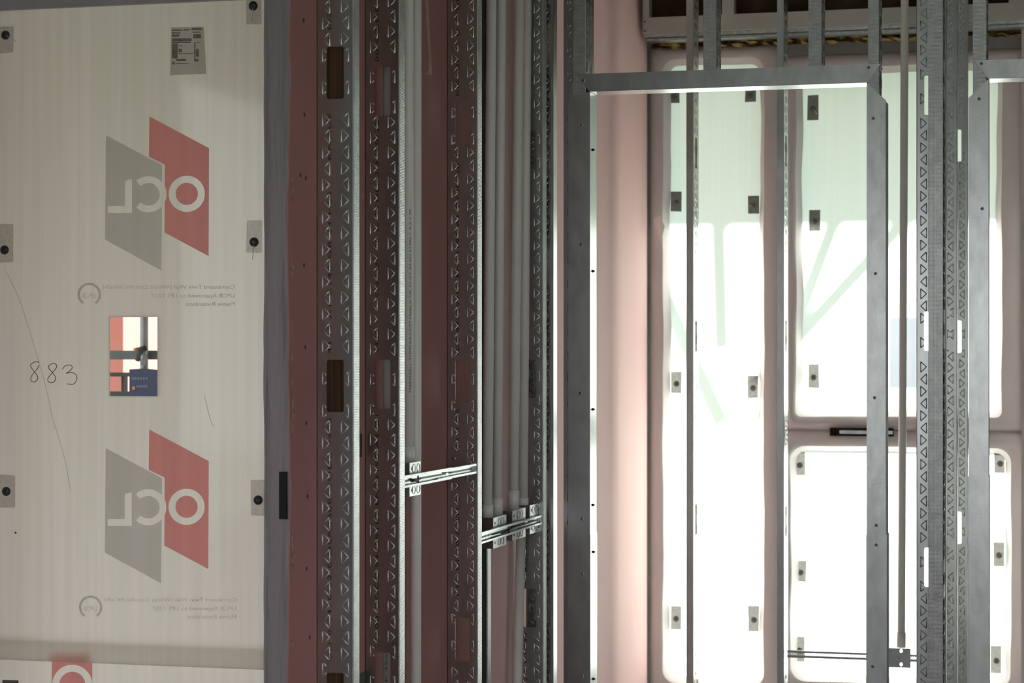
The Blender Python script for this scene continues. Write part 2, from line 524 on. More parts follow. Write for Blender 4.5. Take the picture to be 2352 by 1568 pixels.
# head of the window wall: primed steel frame, brown board behind, wool in the joint
VF = 7.14
zf0, zf1 = zz(78, 7.27), zz(42, 7.27)
UF0, UF1 = on_v(1476, VF)[0], 0.25
beam = empty('trim_5', (UF0, VF, zf0), kind='structure')
MB().box(UF0, UF1, VF, VF + 0.006, zf0, zf1).build('channel_web', 'steel_white', beam)
MB().box(UF0, UF1, VF + 0.006, VF + 0.09, zf0, zf0 + 0.004).build('channel_flange', 'steel_white', beam)
m = MB().box(UF0 + 0.004, UF1, VF + 0.012, VF + 0.020, zf0 - 0.012, zf0 - 0.001)
m.box(UF0 + 0.008, UF1, VF + 0.030, VF + 0.10, zf0 - 0.022, zf0 - 0.014)
m.build('edge_rail', 'zinc', beam)
for px in ((1476, 1491), (1658, 1686), (2317, 2356)):
    a0, a1 = on_v(px[0], VF)[0], on_v(px[1], VF)[0]
    MB().box(a0, a1, VF + 0.0015, VF + 0.05, zf1 - 0.001, CEIL).build('upright', 'steel_white', beam)
MB().box(UF0, UF1, VF + 0.10, VF + 0.12, zf1 - 0.05, CEIL).build('backing_board', 'board_brown', beam)
for y in (50, 71):  # two small dark raised discs at the channel end
    u, v, z = pv(1481, y, VF)
    MB().lathe_v((u, z), [(0.0035, VF + 0.001), (0.0035, VF - 0.0015), (0.002, VF - 0.0028)], 10).build('dark_disc', 'rubber', beam)
# crumbling wool strip: rough strip in the joint
m = MB()
rn = random.Random(4)
nz, nu = 5, 90
za, zb = zz(107, 7.3), zz(82, 7.27)
vs, fs = [], []
for i in range(nu + 1):
    for j in range(nz + 1):
        u = UF0 + 0.01 + (UF1 - UF0 - 0.02) * i / nu
        z = za + (zb - za) * j / nz + rn.uniform(-0.002, 0.002)
        vs.append((u, VF + 0.11 + rn.uniform(-0.02, 0.035), z))
for i in range(nu):
    for j in range(nz):
        k = i * (nz + 1) + j
        fs.append((k, k + nz + 1, k + nz + 2, k + 1))
m.add(vs, fs)
tag(m.build('mineral_wool', 'insulation'), 'ragged yellow-brown mineral wool stuffed in the joint over the windows', 'insulation', kind='stuff')

# red-brown lining of the partition (fixed to the far flanges of its studs)
U_RED = -1.3842
V_R0, _ = on_u(665, U_RED)
lining = empty('wall_lining', (U_RED, 4.4, 0), kind='structure')
m = MB()
# torn near edge: jagged strip of points
rn = random.Random(11)
nj = 70
zs = [0.01 + (CEIL - 0.02) * i / nj for i in range(nj + 1)]
edge = [V_R0 + rn.uniform(-0.006, 0.004) + 0.006 * math.sin(z * 7) for z in zs]
vs = []
for z, e in zip(zs, edge):
    vs += [(U_RED, e, z), (U_RED, 4.90, z), (U_RED - 0.0012, e - 0.001, z), (U_RED - 0.015, 4.90, z)]
fs = []
for i in range(nj):
    k = i * 4
    fs += [(k, k + 1, k + 5, k + 4), (k + 2, k, k + 4, k + 6), (k + 3, k + 2, k + 6, k + 7)]
m.add(vs, fs)
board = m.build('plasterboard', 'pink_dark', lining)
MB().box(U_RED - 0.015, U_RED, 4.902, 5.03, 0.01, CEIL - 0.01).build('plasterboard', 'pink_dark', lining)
# torn paper patches along the near edge
for y0, y1, w in ((395, 470, 9), (590, 640, 12), (800, 830, 8), (860, 1010, 9), (1200, 1330, 12), (1470, 1490, 8)):
    m = MB()
    k = 8
    vs = []
    for i in range(k + 1):
        y = y0 + (y1 - y0) * i / k
        a = pu(666, y, U_RED + 0.0006)
        ww = w * math.sin(math.pi * i / k) * rn.uniform(0.6, 1.1)
        b = pu(667 + ww * 0.6, y, U_RED + 0.0006)
        vs += [(a[0], a[1] + 0.006, a[2]), (b[0], b[1] + 0.008, b[2])]
    m.add(vs, [(2 * i, 2 * i + 1, 2 * i + 3, 2 * i + 2) for i in range(k)])
    m.build('torn_paper', 'torn', board)
for px, y in ((697, 47), (699, 263), (702, 409), (690, 402), (698, 609), (701, 797), (703, 971), (706, 1139), (704, 1306), (711, 1463)):
    u, v, z = pu(px, y, U_RED)
    MB().tube([(u - 0.002, v, z), (u + 0.0008, v, z)], 0.0042, 8).build('screw_head', 'black_ink', board)
sm = [(975, -5), (984, -5), (986, 60), (991, 130), (992, 172), (978, 172), (985, 160), (981, 90)]
MB().add([pu(x, y, U_RED + 0.0007) for x, y in sm], [tuple(range(len(sm)))[::-1]]).build('plaster_smear', 'smear', board)
# cable cut-out in the lining
p = pu(816, 997, U_RED); q = pu(831, 1049, U_RED)
MB().box(U_RED - 0.004, U_RED + 0.0007, p[1], q[1], q[2], p[2]).build('cable_cutout', 'timber', board)
p = pu(820, 1549, U_RED); q = pu(838, 1640, U_RED)
MB().box(U_RED, U_RED + 0.0007, p[1], q[1], q[2], p[2]).build('green_patch', 'green_board', board)
p = pu(821, 444, U_RED); q = pu(833, 457, U_RED)
MB().box(U_RED - 0.002, U_RED + 0.0006, p[1], q[1], q[2], p[2]).build('dent', 'torn', board)

# ------------------------------------------------------------------ studs
def ridge(m, p0, p1, w, h, fmap):
    """low roof-shaped rib from p0 to p1 on the web plane (a, z), standing proud by h"""
    d = Vector((p1[0] - p0[0], p1[1] - p0[1]))
    n = Vector((-d.y, d.x)).normalized() * (w / 2)
    dn = d.normalized() * (w / 2)
    P = [(p0[0] + n.x, p0[1] + n.y, 0), (p0[0] - n.x, p0[1] - n.y, 0), (p1[0] - n.x, p1[1] - n.y, 0), (p1[0] + n.x, p1[1] + n.y, 0),
         (p0[0] + n.x * .3 + dn.x, p0[1] + n.y * .3 + dn.y, -h), (p0[0] - n.x * .3 + dn.x, p0[1] - n.y * .3 + dn.y, -h),
         (p1[0] - n.x * .3 - dn.x, p1[1] - n.y * .3 - dn.y, -h), (p1[0] + n.x * .3 - dn.x, p1[1] + n.y * .3 - dn.y, -h)]
    m.add([fmap(a, b, z) for a, z, b in P],
          [(4, 5, 6, 7), (1, 0, 4, 5)[::-1], (2, 1, 5, 6)[::-1], (3, 2, 6, 7)[::-1], (0, 3, 7, 4)[::-1]], True)

def plate_with_holes(m, fmap, w, z0, z1, holes, hw, thick, r=0.004):
    """web plate: front face at b=0, back face at b=thick, rounded rectangular holes"""
    cuts = sorted(holes)
    def face(b, flip):
        vs, fs = [], []
        def q(pts):
            i = len(vs)
            vs.extend(fmap(a, b, z) for a, z in pts)
            f = tuple(range(i, i + len(pts)))
            fs.append(f[::-1] if flip else f)
        zc = z0
        for h0, h1 in cuts:
            q([(-w / 2, zc), (w / 2, zc), (w / 2, h0), (-w / 2, h0)])
            q([(-w / 2, h0), (-hw, h0), (-hw, h1), (-w / 2, h1)])
            q([(hw, h0), (w / 2, h0), (w / 2, h1), (hw, h1)])
            for sx, sz, cz in ((-1, -1, h0), (1, -1, h0), (1, 1, h1), (-1, 1, h1)):
                cx, cy = sx * (hw - r), cz - sz * r
                arc = [(cx + sx * r * math.cos(t), cy + sz * r * math.sin(t)) for t in (0, .39, .785, 1.18, 1.5708)]
                pts = [(sx * hw, cz)] + arc
                if sx * sz > 0:
                    pts = pts[::-1]
                q(pts[::-1])
            zc = h1
        q([(-w / 2, zc), (w / 2, zc), (w / 2, z1), (-w / 2, z1)])
        m.add(vs, fs)
    face(0.0, False)
    face(thick, True)
    for h0, h1 in cuts:
        ring = [(-hw, h0), (hw, h0), (hw, h1), (-hw, h1)]
        for i in range(4):
            p, q = ring[i], ring[(i + 1) % 4]
            m.add([fmap(p[0], 0, p[1]), fmap(q[0], 0, q[1]), fmap(q[0], thick, q[1]), fmap(p[0], thick, p[1])], [(0, 3, 2, 1)])

def stud(label, form, u, v, z0=0.0, z1=None, hole0=0.0, group=None, text=None, tz=None, holes=True, emboss=True,
         w=0.070, fl=0.034, phase=0.0, side=1, knurl=True, parts_text_u=-0.012, zr=(0.35, 2.72), web_mat='galv', name='metal_stud', tsize=0.017, tmirror=False):
    """form 'W': web faces the camera side (normal -v), flanges run back along +v, u = web centre.
       form 'F': a flange faces the camera side, web on its +u side (side=1) or -u side, u = web plane."""
    z1 = CEIL - 0.004 if z1 is None else z1
    root = empty(name, (u, v, z0), label, 'stud', group)
    if form == 'W':
        fm = lambda a, b, z: (u + a, v + b, z)
    else:
        fm = lambda a, b, z: (u - side * b, v + w / 2 + side * a, z)
    hs = []
    if holes:
        k = -5
        while k < 6:
            t = EYE + hole0 + 0.6 * k
            if t - 0.1 > z0 + 0.05 and t < z1 - 0.05:
                hs.append((t - 0.1, t))
            k += 1
    m = MB()
    plate_with_holes(m, fm, w, z0, z1, hs, 0.0172, 0.0008)
    if emboss:
        p = 0.031
        z = zr[0] + phase
        i = 0
        while z < min(zr[1], z1 - 0.05):
            if z > z0 + 0.02:
                for sgn in (-1, 1):
                    wide_out = (i % 2 == 0)
                    xo, xi = sgn * 0.0262, sgn * 0.0118
                    xb, xa = (xo, xi) if wide_out else (xi, xo)
                    A, B, C = (xb, z - 0.0135), (xb, z + 0.0135), (xa, z)
                    near = any(h0 - 0.012 < z < h1 + 0.012 for h0, h1 in hs)
                    if near:
                        if wide_out:
                            ridge(m, A, B, 0.0028, 0.0010, fm)
                            k2 = 0.55
                            ridge(m, B, (B[0] + (C[0] - B[0]) * k2, B[1] + (C[1] - B[1]) * k2), 0.0028, 0.0010, fm)
                            ridge(m, A, (A[0] + (C[0] - A[0]) * k2, A[1] + (C[1] - A[1]) * k2), 0.0028, 0.0010, fm)
                    else:
                        ridge(m, A, B, 0.0028, 0.0010, fm)
                        ridge(m, B, C, 0.0028, 0.0010, fm)
                        ridge(m, C, A, 0.0028, 0.0010, fm)
            z += p
            i += 1
    web = m.build('web', web_mat, root)
    kn = ('knurl_v' if form == 'W' else 'knurl_u') if knurl else 'galv'
    for s in (-1, 1):
        m = MB()
        r = 0.0022
        # rounded corner, flange, inner lip: extruded profile in (a, b)
        prof = [(s * (w / 2 - 0.0001), 0.0)]
        for k in range(1, 5):
            t = k * math.pi / 8
            prof.append((s * (w / 2 + r * math.sin(t) - 0.0001), r * (1 - math.cos(t))))
        prof += [(s * (w / 2 + r), fl), (s * (w / 2 - 0.006), fl), (s * (w / 2 - 0.006), fl - 0.0008), (s * (w / 2 + r - 0.0009), fl - 0.0008),
                 (s * (w / 2 + r - 0.0009), r), (s * (w / 2), 0.0008)]
        n = len(prof)
        vs = [fm(a, b, z0) for a, b in prof] + [fm(a, b, z1) for a, b in prof]
        fs = [(i, (i + 1) % n, (i + 1) % n + n, i + n) for i in range(n)]
        if s < 0:
            fs = [f[::-1] for f in fs]
        m.add(vs, fs)
        m.build('flange', kn, root)
    if text:
        vs, fs, tw = text_outline(text, 1.15)
        sx = tsize * 1.5
        z = tz
        while z < zr[1]:
            keep = []
            for f in fs:
                c = z + sum(vs[i][0] for i in f) / len(f) * sx
                if c < z1 - 0.03 and not any(h0 - 0.012 < c < h1 + 0.012 for h0, h1 in hs):
                    keep.append(f)
            if keep:
                # reads upward: letter x -> +z, letter y -> -a
                MB().add([fm(parts_text_u - y * tsize * 0.62 + 0.004, -0.00035, z + x * sx) for x, y in vs], keep).build('printed_text', 'black_ink', root)
            z += tw * sx + 0.06
    return root

TX = 'KNAUF 70 C STUD 0/3470/32 0 DSX3600 CODE 94059182 EN14195 A1 Z140 GB 24 HSS'
GP = 'studs of the partition with the socket brackets'
V1, V2, V3, V4 = 3.851, 4.143, 4.745, 5.39
UC = -1.346
stud('galvanised stud with dark timber showing through its slots at partition end', 'W', UC, V1, group=GP, text=TX, tz=0.62, phase=0.0219)
stud('galvanised stud between the timber-backed stud and the single-box bracket', 'W', UC, V2, group=GP, text=TX, tz=0.36, phase=0.0176)
stud('galvanised stud standing between the single-box bracket and the three-box bracket', 'W', UC, V3, group=GP, text=TX, tz=0.85, phase=0.0131)
stud('galvanised stud holding the deeper end of the three-box bracket', 'W', UC, V4, group=GP, text=TX, tz=0.2, phase=0.016)
stud('galvanised stud set tight behind the stud at the end of the three-box bracket', 'W', -1.335, 5.452, group=GP, hole0=-0.3, phase=0.02, knurl=False)
stud('plain galvanised stud ending the red-brown lining behind the three-box bracket', 'W', -1.3985, 5.105, group=GP, holes=False, emboss=False, knurl=False, w=0.026)
# narrow plain track between that pair and the doorway
U5 = on_u(1271, -1.29)[0]
m = MB().box(-1.2968, -1.2895, U5 - 0.001, U5, 0, CEIL - 0.004).box(-1.2905, -1.2895, U5, U5 + 0.04, 0, CEIL - 0.004)
tag(m.build('metal_angle', 'galv_track'), 'smooth upright metal angle between paired studs and the pink strip beside the doorway', 'angle')

# dark brown timber inside the first stud
m = MB().box(UC - 0.031, UC + 0.030, V1 + 0.006, V1 + 0.0325, 0.002, CEIL - 0.006)
tag(bevel(m.build('timber_post', 'timber'), 0.002), 'dark brown timber post packed inside the galvanised end stud', 'post')

# doorway wall
V_B = V_DOOR
def door_studs():
    U = on_v(1346, V_B)[0]
    stud('galvanised doorway stud beside the pink strip, rising above its mitred corner', 'F', U, V_B + 0.002, group='studs of the doorway wall', holes=False, side=1, phase=0.01)
    stud('galvanised stud with bright slanting embossing set against the doorway jamb', 'W', -1.226, V_B + 0.078, group='studs of the doorway wall', holes=False, phase=0.01, knurl=False, w=0.07)
    for px, lab in ((1646, 'short knurled stud standing on the door head, between two deeper studs'), (1888, 'short knurled stud standing on the door head beside the jamb corner')):
        U = on_v(px, V_B)[0]
        stud(lab, 'F', U, V_B + 0.002, z0=EYE + 0.737, group='short studs over the door head', hole0=0.125, phase=0.01)
    U = on_v(2020, V_B)[0]
    stud('knurled jamb stud rising from the mitred corner with the pointed steel tip', 'F', U, V_B + 0.002, group='studs of the doorway wall', hole0=0.125, phase=0.01, fl=0.028)
    U = on_v(2167, V_B)[0]
    stud('knurled galvanised stud standing between the slotted studs and the white conduit', 'F', U, V_B + 0.001, group='studs of the doorway wall', hole0=0.1226, phase=0.01, fl=0.037)
    U = on_v(2267, V_B)[0]
    stud('ribbed stud rising from the mitred corner of the cut-off doorway', 'F', U, V_B + 0.002, group='studs of the doorway wall', hole0=0.125, phase=0.01)
door_studs()
# cross partition seen end-on between the doorways
UA = -0.318
GC = 'studs of the cross partition between the doorways'
stud('dark slotted stud tight behind the knurled stud beside the white conduit', 'W', UA, 5.486, group=GC, hole0=0.1226, phase=0.0397, knurl=False)
stud('slotted stud with printed text in the middle of the cross partition', 'W', UA, 6.086, group=GC, hole0=0.1226, phase=0.005, text=TX, tz=0.3)
stud('slotted stud ending the cross partition at the window lining', 'W', UA, 6.80, group=GC, hole0=0.1226, phase=0.015)
# lining studs in front of the bright windows
VR = 6.827
for px, lab in ((1593, 'slim stud standing in front of the tall window sheet'), (1801, 'slim stud carrying the slotted strip beside the tall window sheet')):
    U = on_v(px, VR)[0]
    stud(lab, 'F', U, VR, group='slim studs of the window lining', hole0=0.127, phase=0.0, w=0.10, fl=0.0235 if px < 1700 else 0.022, knurl=False)

# floor and head tracks of the stud walls
def utrack(lab, name, u0, u1, v0, v1, z0, z1, zt):
    m = MB().box(u0, u1, v0, v1, z0 if zt > 0 else z1 - 0.001, z0 + 0.001 if zt > 0 else z1)
    along_u = (u1 - u0) > (v1 - v0)
    if along_u:
        m.box(u0, u1, v0 - 0.001, v0, z0, z1).box(u0, u1, v1, v1 + 0.001, z0, z1)
    else:
        m.box(u0 - 0.001, u0, v0, v1, z0, z1).box(u1, u1 + 0.001, v0, v1, z0, z1)
    tag(m.build(name, 'galv_track'), lab, 'track')
for z0, z1, zt, w_ in ((0.0, 0.03, 1, 'floor'), (CEIL - 0.032, CEIL - 0.002, -1, 'head')):
    utrack('galvanised %s track under the partition with the socket brackets' % w_ if zt > 0 else 'galvanised head track over the partition with the socket brackets', w_ + '_track', -1.3838, -1.3082, 3.80, 5.43, z0, z1, zt)
    utrack('galvanised %s track of the cross partition between the doorways' % w_, w_ + '_track', UA - 0.0378, UA + 0.0378, 5.48, 6.90, z0, z1, zt)

# ------------------------------------------------------------------ folded tracks round the door openings
def screw_at(parent, u, z, vf, r=0.0042, mat='screw'):
    m = MB().lathe_v((u, z), [(r, vf), (r, vf - 0.0012), (r * 0.55, vf - 0.0022)], 12)
    s = m.build('screw', mat, parent)
    MB().lathe_v((u, z), [(r * 0.42, vf - 0.0018), (r * 0.42, vf - 0.0024)], 6).build('screw_recess', 'black_ink', s)
    return s

VB0 = V_B - 0.0005     # outside of the front flanges
DEP = 0.0770
ZH0, ZH1 = EYE + 0.691, EYE + 0.737
def jamb(lab, ui, uo, zsplit, screws, side_screws=(), group=None, mitre=0.95):
    """ui: face towards the opening, uo: free edge of the front flange"""
    s = 1 if uo > ui else -1
    w = abs(uo - ui)
    root = empty('jamb_track', (ui, VB0, 0), lab, 'track', group)
    for z0, z1, off, name in ((zsplit, ZH0 - 0.001, 0.0, 'upper_length'), (0.0, zsplit + 0.012, 0.0012, 'lower_length')):
        m = MB()
        t = 0.0009
        a, b = ui - s * off, uo + s * off * 1.5
        if off == 0:      # mitred top on both flanges
            for vv in (VB0 - off - t, VB0 + DEP):
                m.prism_v([(a, z0), (b, z0), (b, z1 - w * mitre), (a, z1)][::s], vv, vv + t)
        else:
            for vv in (VB0 - off - t, VB0 + DEP + off):
                m.box(min(a, b), max(a, b), vv, vv + t, z0, z1)
        m.box(min(a, a - s * t), max(a, a - s * t), VB0 - off - t, VB0 + DEP + off + t, z0, z1)
        # small return at the free edge
        m.box(min(b, b - s * t), max(b, b - s * t), VB0 - off - t, VB0 + 0.004, z0, z1 - (w * mitre if off == 0 else 0))
        o = m.build(name, 'galv_track', root)
        for (px, py) in screws:
            u, v, z = pv(px, py, VB0 - off - t)
            if z0 <= z < z1 and not (off == 0 and z < zsplit + 0.012):
                screw_at(o, u, z, v)
        for py, dv in side_screws:
            z = zz(py, on_u(1358, ui)[1])
            if z0 <= z < z1 and not (off == 0 and z < zsplit + 0.012):
                q = MB()
                q.tube([(a - s * t, VB0 + dv, z), (a - s * (t + 0.006), VB0 + dv, z)], [0.004, 0.0012], 8)
                q.build('screw_tip', 'black_ink', o)
    return root

UJ1, UJ2, UJ3 = -1.175, -0.467, -0.172
jamb('folded galvanised jamb track between the pink wall and the pink strip', UJ1, -1.2325, EYE - 0.463,
     ((1336, 287), (1335, 562), (1333, 903), (1337, 1191), (1338, 1318), (1338, 1553)), ((343, 0.03), (622, 0.03), (940, 0.03), (1160, 0.03), (1268, 0.03), (1560, 0.03)), 'jamb tracks of the doorways', 0.15)
jamb('folded galvanised jamb track beside the white conduit in front of the windows', UJ2, -0.4205, EYE - 0.448,
     ((2006, 272), (2011, 628), (2009, 913), (2013, 1206), (2013, 1251), (2005, 1530)), (), 'jamb tracks of the doorways')
jamb('folded galvanised jamb track of the doorway cut off by the picture edge', UJ3, -0.219, EYE - 0.299,
     ((2249, 227), (2256, 479)), (), 'jamb tracks of the doorways')

def header(lab, u0, u1, tip0, tip1, screws):
    root = empty('door_head_track', ((u0 + u1) / 2, VB0, ZH0), lab, 'track', 'head tracks of the doorways')
    t = 0.0009
    h = ZH1 - ZH0
    m = MB()
    for vv in (VB0 - 2.2 * t, VB0 + DEP + 1.2 * t):
        poly = [(u0, ZH0), (u1, ZH0), (u1 + tip1, ZH1), (u0 - tip0, ZH1)]
        m.prism_v(poly, vv, vv + t)
    m.build('front_flange', 'galv_track', root)
    MB().box(u0, u1, VB0 - 2.2 * t, VB0 + DEP + 2.2 * t, ZH0, ZH0 + t).build('soffit', 'galv_track', root)
    for px, py in screws:
        u, v, z = pv(px, py, VB0 - 2.2 * t)
        screw_at(root, u, z, v)
    return root
header('galvanised door head with mitred ends carrying two short knurled studs', UJ1, UJ2, 0.036, 0.034, ((1340, 185), (1996, 155)))
header('galvanised door head of the doorway cut off by the picture edge', UJ3, 0.62, 0.034, 0.034, ((2254, 146),))
jamb('folded galvanised jamb track closing the cut-off doorway beyond the picture edge', 0.62, 0.667, EYE - 0.299, (), (), 'jamb tracks of the doorways')

# ------------------------------------------------------------------ conduits
def conduit(lab, pts, r=0.0125, coup=None, text=None, group='white plastic conduits', mat='pvc'):
    root = empty('conduit', pts[-1], lab, 'conduit', group)
    MB().tube(pts, r, 20).build('pipe', mat, root)
    if coup:
        a, b = Vector(pts[-1]), Vector(pts[-2])
        d = (b - a).normalized()
        MB().tube([a - d * 0.001, a + d * coup], r * 1.16, 20).build('coupler', mat, root)
    if text:
        # tiny print wrapped along the pipe, facing the camera side
        body, z0, z1, ang = text
        vs, fs, tw = text_outline(body)
        sx = (z1 - z0) / tw
        top, bot = Vector(pts[0]), Vector(pts[-1])
        m = MB()
        out = []
        for x, y in vs:
            z = z0 + x * sx
            k = (z - bot.z) / (top.z - bot.z)
            c = bot.lerp(top, k)
            t = ang - (y - 0.35) * 0.0065 / r
            out.append((c.x + (r + 0.0003) * math.sin(t), c.y - (r + 0.0003) * math.cos(t), z))
        m.add(out, fs)
        m.build('printed_text', 'grey_ink', root)
    return root

ZB1 = EYE - 0.2166          # top of the single box
ZB2 = EYE - 0.381
def vcon(px_top, px_bot, y_bot, u, z_end=None, y_top=-330):
    a = pu(px_top, 0, u); b = pu(px_bot, y_bot, u)
    k = (CEIL - 0.036 - b[2]) / (a[2] - b[2])
    top = tuple(b[i] + (a[i] - b[i]) * k for i in range(3))
    if z_end is not None:
        k = (z_end - b[2]) / (a[2] - b[2])
        b = tuple(b[i] + (a[i] - b[i]) * k for i in range(3))
    return [top, b]
UCN = -1.347
conduit('white conduit half hidden behind the stud beside the single-box bracket', vcon(893, 893, 1568, UCN, 0.0), text=('MARSHALL-TUFFLEX.COM Made in UK 25mm BS EN 61386', 0.35, 0.95, -0.1))
conduit('white conduit dropping into the single metal box, with small printing', vcon(936, 936, 1060, UCN, ZB1), coup=0.032,
        text=('MARSHALL-TUFFLEX.COM Made in UK 25 GY BS EN 61386-1 4-2-1 90', 1.33, 1.72, 0.75))
conduit('white conduit running full height beside the single metal box', vcon(955, 954, 1568, UCN - 0.006, 0.0))
conduit('white conduit against the stud flange dropping into the first of three boxes', vcon(1129, 1119, 1190, UCN, ZB2), coup=0.03)
conduit('white conduit with faint printing dropping into the first of three boxes', vcon(1151, 1141, 1190, UCN, ZB2), coup=0.04,
        text=('MARSHALL-TUFFLEX.COM Made in UK', 1.62, 2.05, -0.95))
conduit('white conduit dropping into the middle one of three boxes', vcon(1193, 1179, 1180, UCN, ZB2 + 0.004), coup=0.045)
conduit('white conduit between the middle and last of the three boxes', vcon(1210, 1201, 1175, UCN, ZB2 + 0.004), coup=0.02)
a = pu(1197, 1215, -1.362); b = pu(1188, 1568, -1.362)
k = (0.0 - b[2]) / (a[2] - b[2])
conduit('white conduit leaving the middle one of three boxes downwards, leaning', [a, tuple(b[i] + (a[i] - b[i]) * k for i in range(3))])
ub, vb, _z = pv(2079, 800, 6.872)
zc3 = zz(1505, on_v(2074, 6.86)[1])
conduit('white conduit hanging alone in front of the windows into a holed bracket plate', [(ub, vb, CEIL - 0.001), (ub - 0.012, vb, zc3 + 0.025)], coup=0.047)

# ------------------------------------------------------------------ socket brackets and boxes
def channel_bracket(lab, u, v0, v1, z, h=0.026, plate_at=None, marks=()):
    root = empty('mounting_bracket', (u, (v0 + v1) / 2, z), lab, 'bracket')
    t = 0.001
    vm = v0 + (v1 - v0) * 0.62
    for a, b, o, nm in ((v0, vm, 0.0, 'outer_channel'), (vm - 0.10, v1, -0.0014, 'inner_channel')):
        m = MB()
        hh = h / 2 + o
        m.box(u + o, u + o + t, a, b, z - hh, z + hh)
        for s in (-1, 1):
            zc = z + s * hh
            m.box(u + o, u + o + 0.009, a, b, min(zc, zc - s * t), max(zc, zc - s * t))
            m.box(u + o + 0.008, u + o + 0.009, a, b, min(zc, zc - s * 0.005), max(zc, zc - s * 0.005))
        ch = m.build(nm, 'zinc', root)
        # graduations punched along the web
        m = MB()
        k = a + 0.02
        while k < b - 0.02:
            m.box(u + o + t, u + o + t + 0.0003, k, k + 0.0018, z - 0.0022, z + 0.0022)
            k += 0.0045
        m.build('graduation_marks', 'black_ink', ch)
    for (va, vb, za, zb2, w) in marks:      # pen strokes
        m = MB()
        m.tube([(u + 0.0016, va, z + za), (u + 0.0016, vb, z + zb2)], w, 6)
        m.build('pen_mark', 'black_ink', root)
    return root

def metal_box(lab, u, v0, v1, z0, z1, group='metal socket boxes', dep=0.035):
    root = empty('socket_box', (u, (v0 + v1) / 2, z0), lab, 'box', group)
    t = 0.0012
    m = MB()
    m.box(u - t, u, v0, v1, z0, z1)                     # face plate
    o = m.build('face_plate', 'zinc', root)
    m = MB()
    m.box(u - dep, u - t, v0, v0 + t, z0, z1).box(u - dep, u - t, v1 - t, v1, z0, z1)
    m.box(u - dep, u - t, v0 + t, v1 - t, z0, z0 + t).box(u - dep, u - t, v0 + t, v1 - t, z1 - t, z1)
    m.build('side_walls', 'galv', root)
    for s in (-1, 1):                                    # knock-out rings and slots
        zc = (z0 + z1) / 2 + s * (z1 - z0) * 0.32
        vc = v0 + (v1 - v0) * 0.58
        m = MB()
        n = 18
        for dv in (-0.016, 0.016):
            pts = [(u + 0.0003, vc + dv + 0.011 * math.cos(2 * math.pi * k / n), zc + 0.009 * math.sin(2 * math.pi * k / n)) for k in range(n)]
            m.tube(pts + pts[:1], 0.0007, 5, False)
        m.build('knockout_ring', 'galv', o)
        MB().box(u - 0.0005, u + 0.0004, v0 + 0.012, v0 + 0.019, zc - 0.003, zc + 0.003).build('screw_hole', 'black_ink', o)
    return root

UBX = -1.322
ub0 = on_u(941, UBX)[0]; ub1 = on_u(965, UBX)[0]
metal_box('single zinc socket box behind the shorter bracket', UBX, ub0, ub1 + 0.004, EYE - 0.287, EYE - 0.2166)
z1c = EYE - 0.252
channel_bracket('zinc telescopic bracket with one socket box and black pen marks', UBX + 0.0032, V2 + 0.036, V3 + 0.001, z1c,
                marks=((4.24, 4.30, 0.002, -0.004, 0.0028), (4.255, 4.32, -0.003, 0.000, 0.0022), (4.30, 4.302, 0.010, -0.010, 0.0012), (4.48, 4.56, 0.0035, 0.001, 0.001)))
m = MB().box(UC - 0.036, UC + 0.012, V3 - 0.0032, V3 - 0.0016, z1c - 0.034, z1c + 0.040)
o = m.build('fixing_plate', 'galv')
tag(o, 'dark bent fixing plate screwed on a stud web at the bracket end', 'plate')
screw_at(o, UC - 0.02, z1c + 0.022, V3 - 0.0032)

z2c = EYE - 0.417
bx = [(on_u(1133, UBX)[0], on_u(1163, UBX)[0]), (on_u(1177, UBX)[0], on_u(1207, UBX)[0]), (on_u(1217, UBX)[0], min(on_u(1243, UBX)[0], V4 - 0.004))]
labs = ('zinc socket box under the two conduits beside the stud flange, first on longer bracket',
        'zinc socket box in the middle of the three-box bracket',
        'zinc socket box tight against the stud, last on the three-box bracket')
for (a, b), lab, dz in zip(bx, labs, (0.0, 0.004, 0.006)):
    metal_box(lab, UBX, a, b, z2c - 0.038 + dz, z2c + 0.036 + dz)
channel_bracket('zinc telescopic bracket with three socket boxes and scribbled pen marks', UBX + 0.0032, V3 + 0.036, V4 - 0.002, z2c, h=0.027,
                marks=((4.90, 5.05, -0.001, -0.003, 0.0016), (4.99, 5.16, -0.005, 0.002, 0.0022), (5.08, 5.22, 0.003, 0.004, 0.0022), (5.062, 5.064, 0.011, -0.011, 0.0012),
                       (4.89, 4.96, -0.008, -0.008, 0.0014), (5.26, 5.34, 0.004, 0.002, 0.001)))

# perforated strip and bracket plate low in front of the windows
VS = 6.86
z3 = zz(1506, on_v(1960, VS)[1])
us0, us1 = on_v(1808, VS)[0], UA - 0.036
root = empty('perforated_strip', ((us0 + us1) / 2, VS, z3), 'slim galvanised strip with a row of round holes low before the windows', 'bracket')
hh, t, pitch = 0.0112, 0.0012, 0.00615
m = MB()
m.box(us0, us1, VS, VS + t, z3 + 0.004, z3 + hh).box(us0, us1, VS, VS + t, z3 - hh, z3 - 0.004)
k = us0
R = 0.0017
while k < us1 - pitch:
    # square cell with an octagonal hole
    c = k + pitch / 2
    n = 8
    inner = [(c + R * math.cos(2 * math.pi * i / n + math.pi / 8), z3 + 1.45 * R * math.sin(2 * math.pi * i / n + math.pi / 8)) for i in range(n)]
    outer = []
    for i in range(n):
        a = 2 * math.pi * i / n + math.pi / 8
        q = max(abs(math.cos(a)), abs(math.sin(a)))
        outer.append((c + pitch / 2 * math.cos(a) / q, z3 + 0.004 * math.sin(a) / q))
    vs = [(x, VS, z) for x, z in inner + outer]
    m.add(vs, [(i, i + n, (i + 1) % n + n, (i + 1) % n) for i in range(n)])
    k += pitch
m.build('strip', 'galv', root)
m = MB()
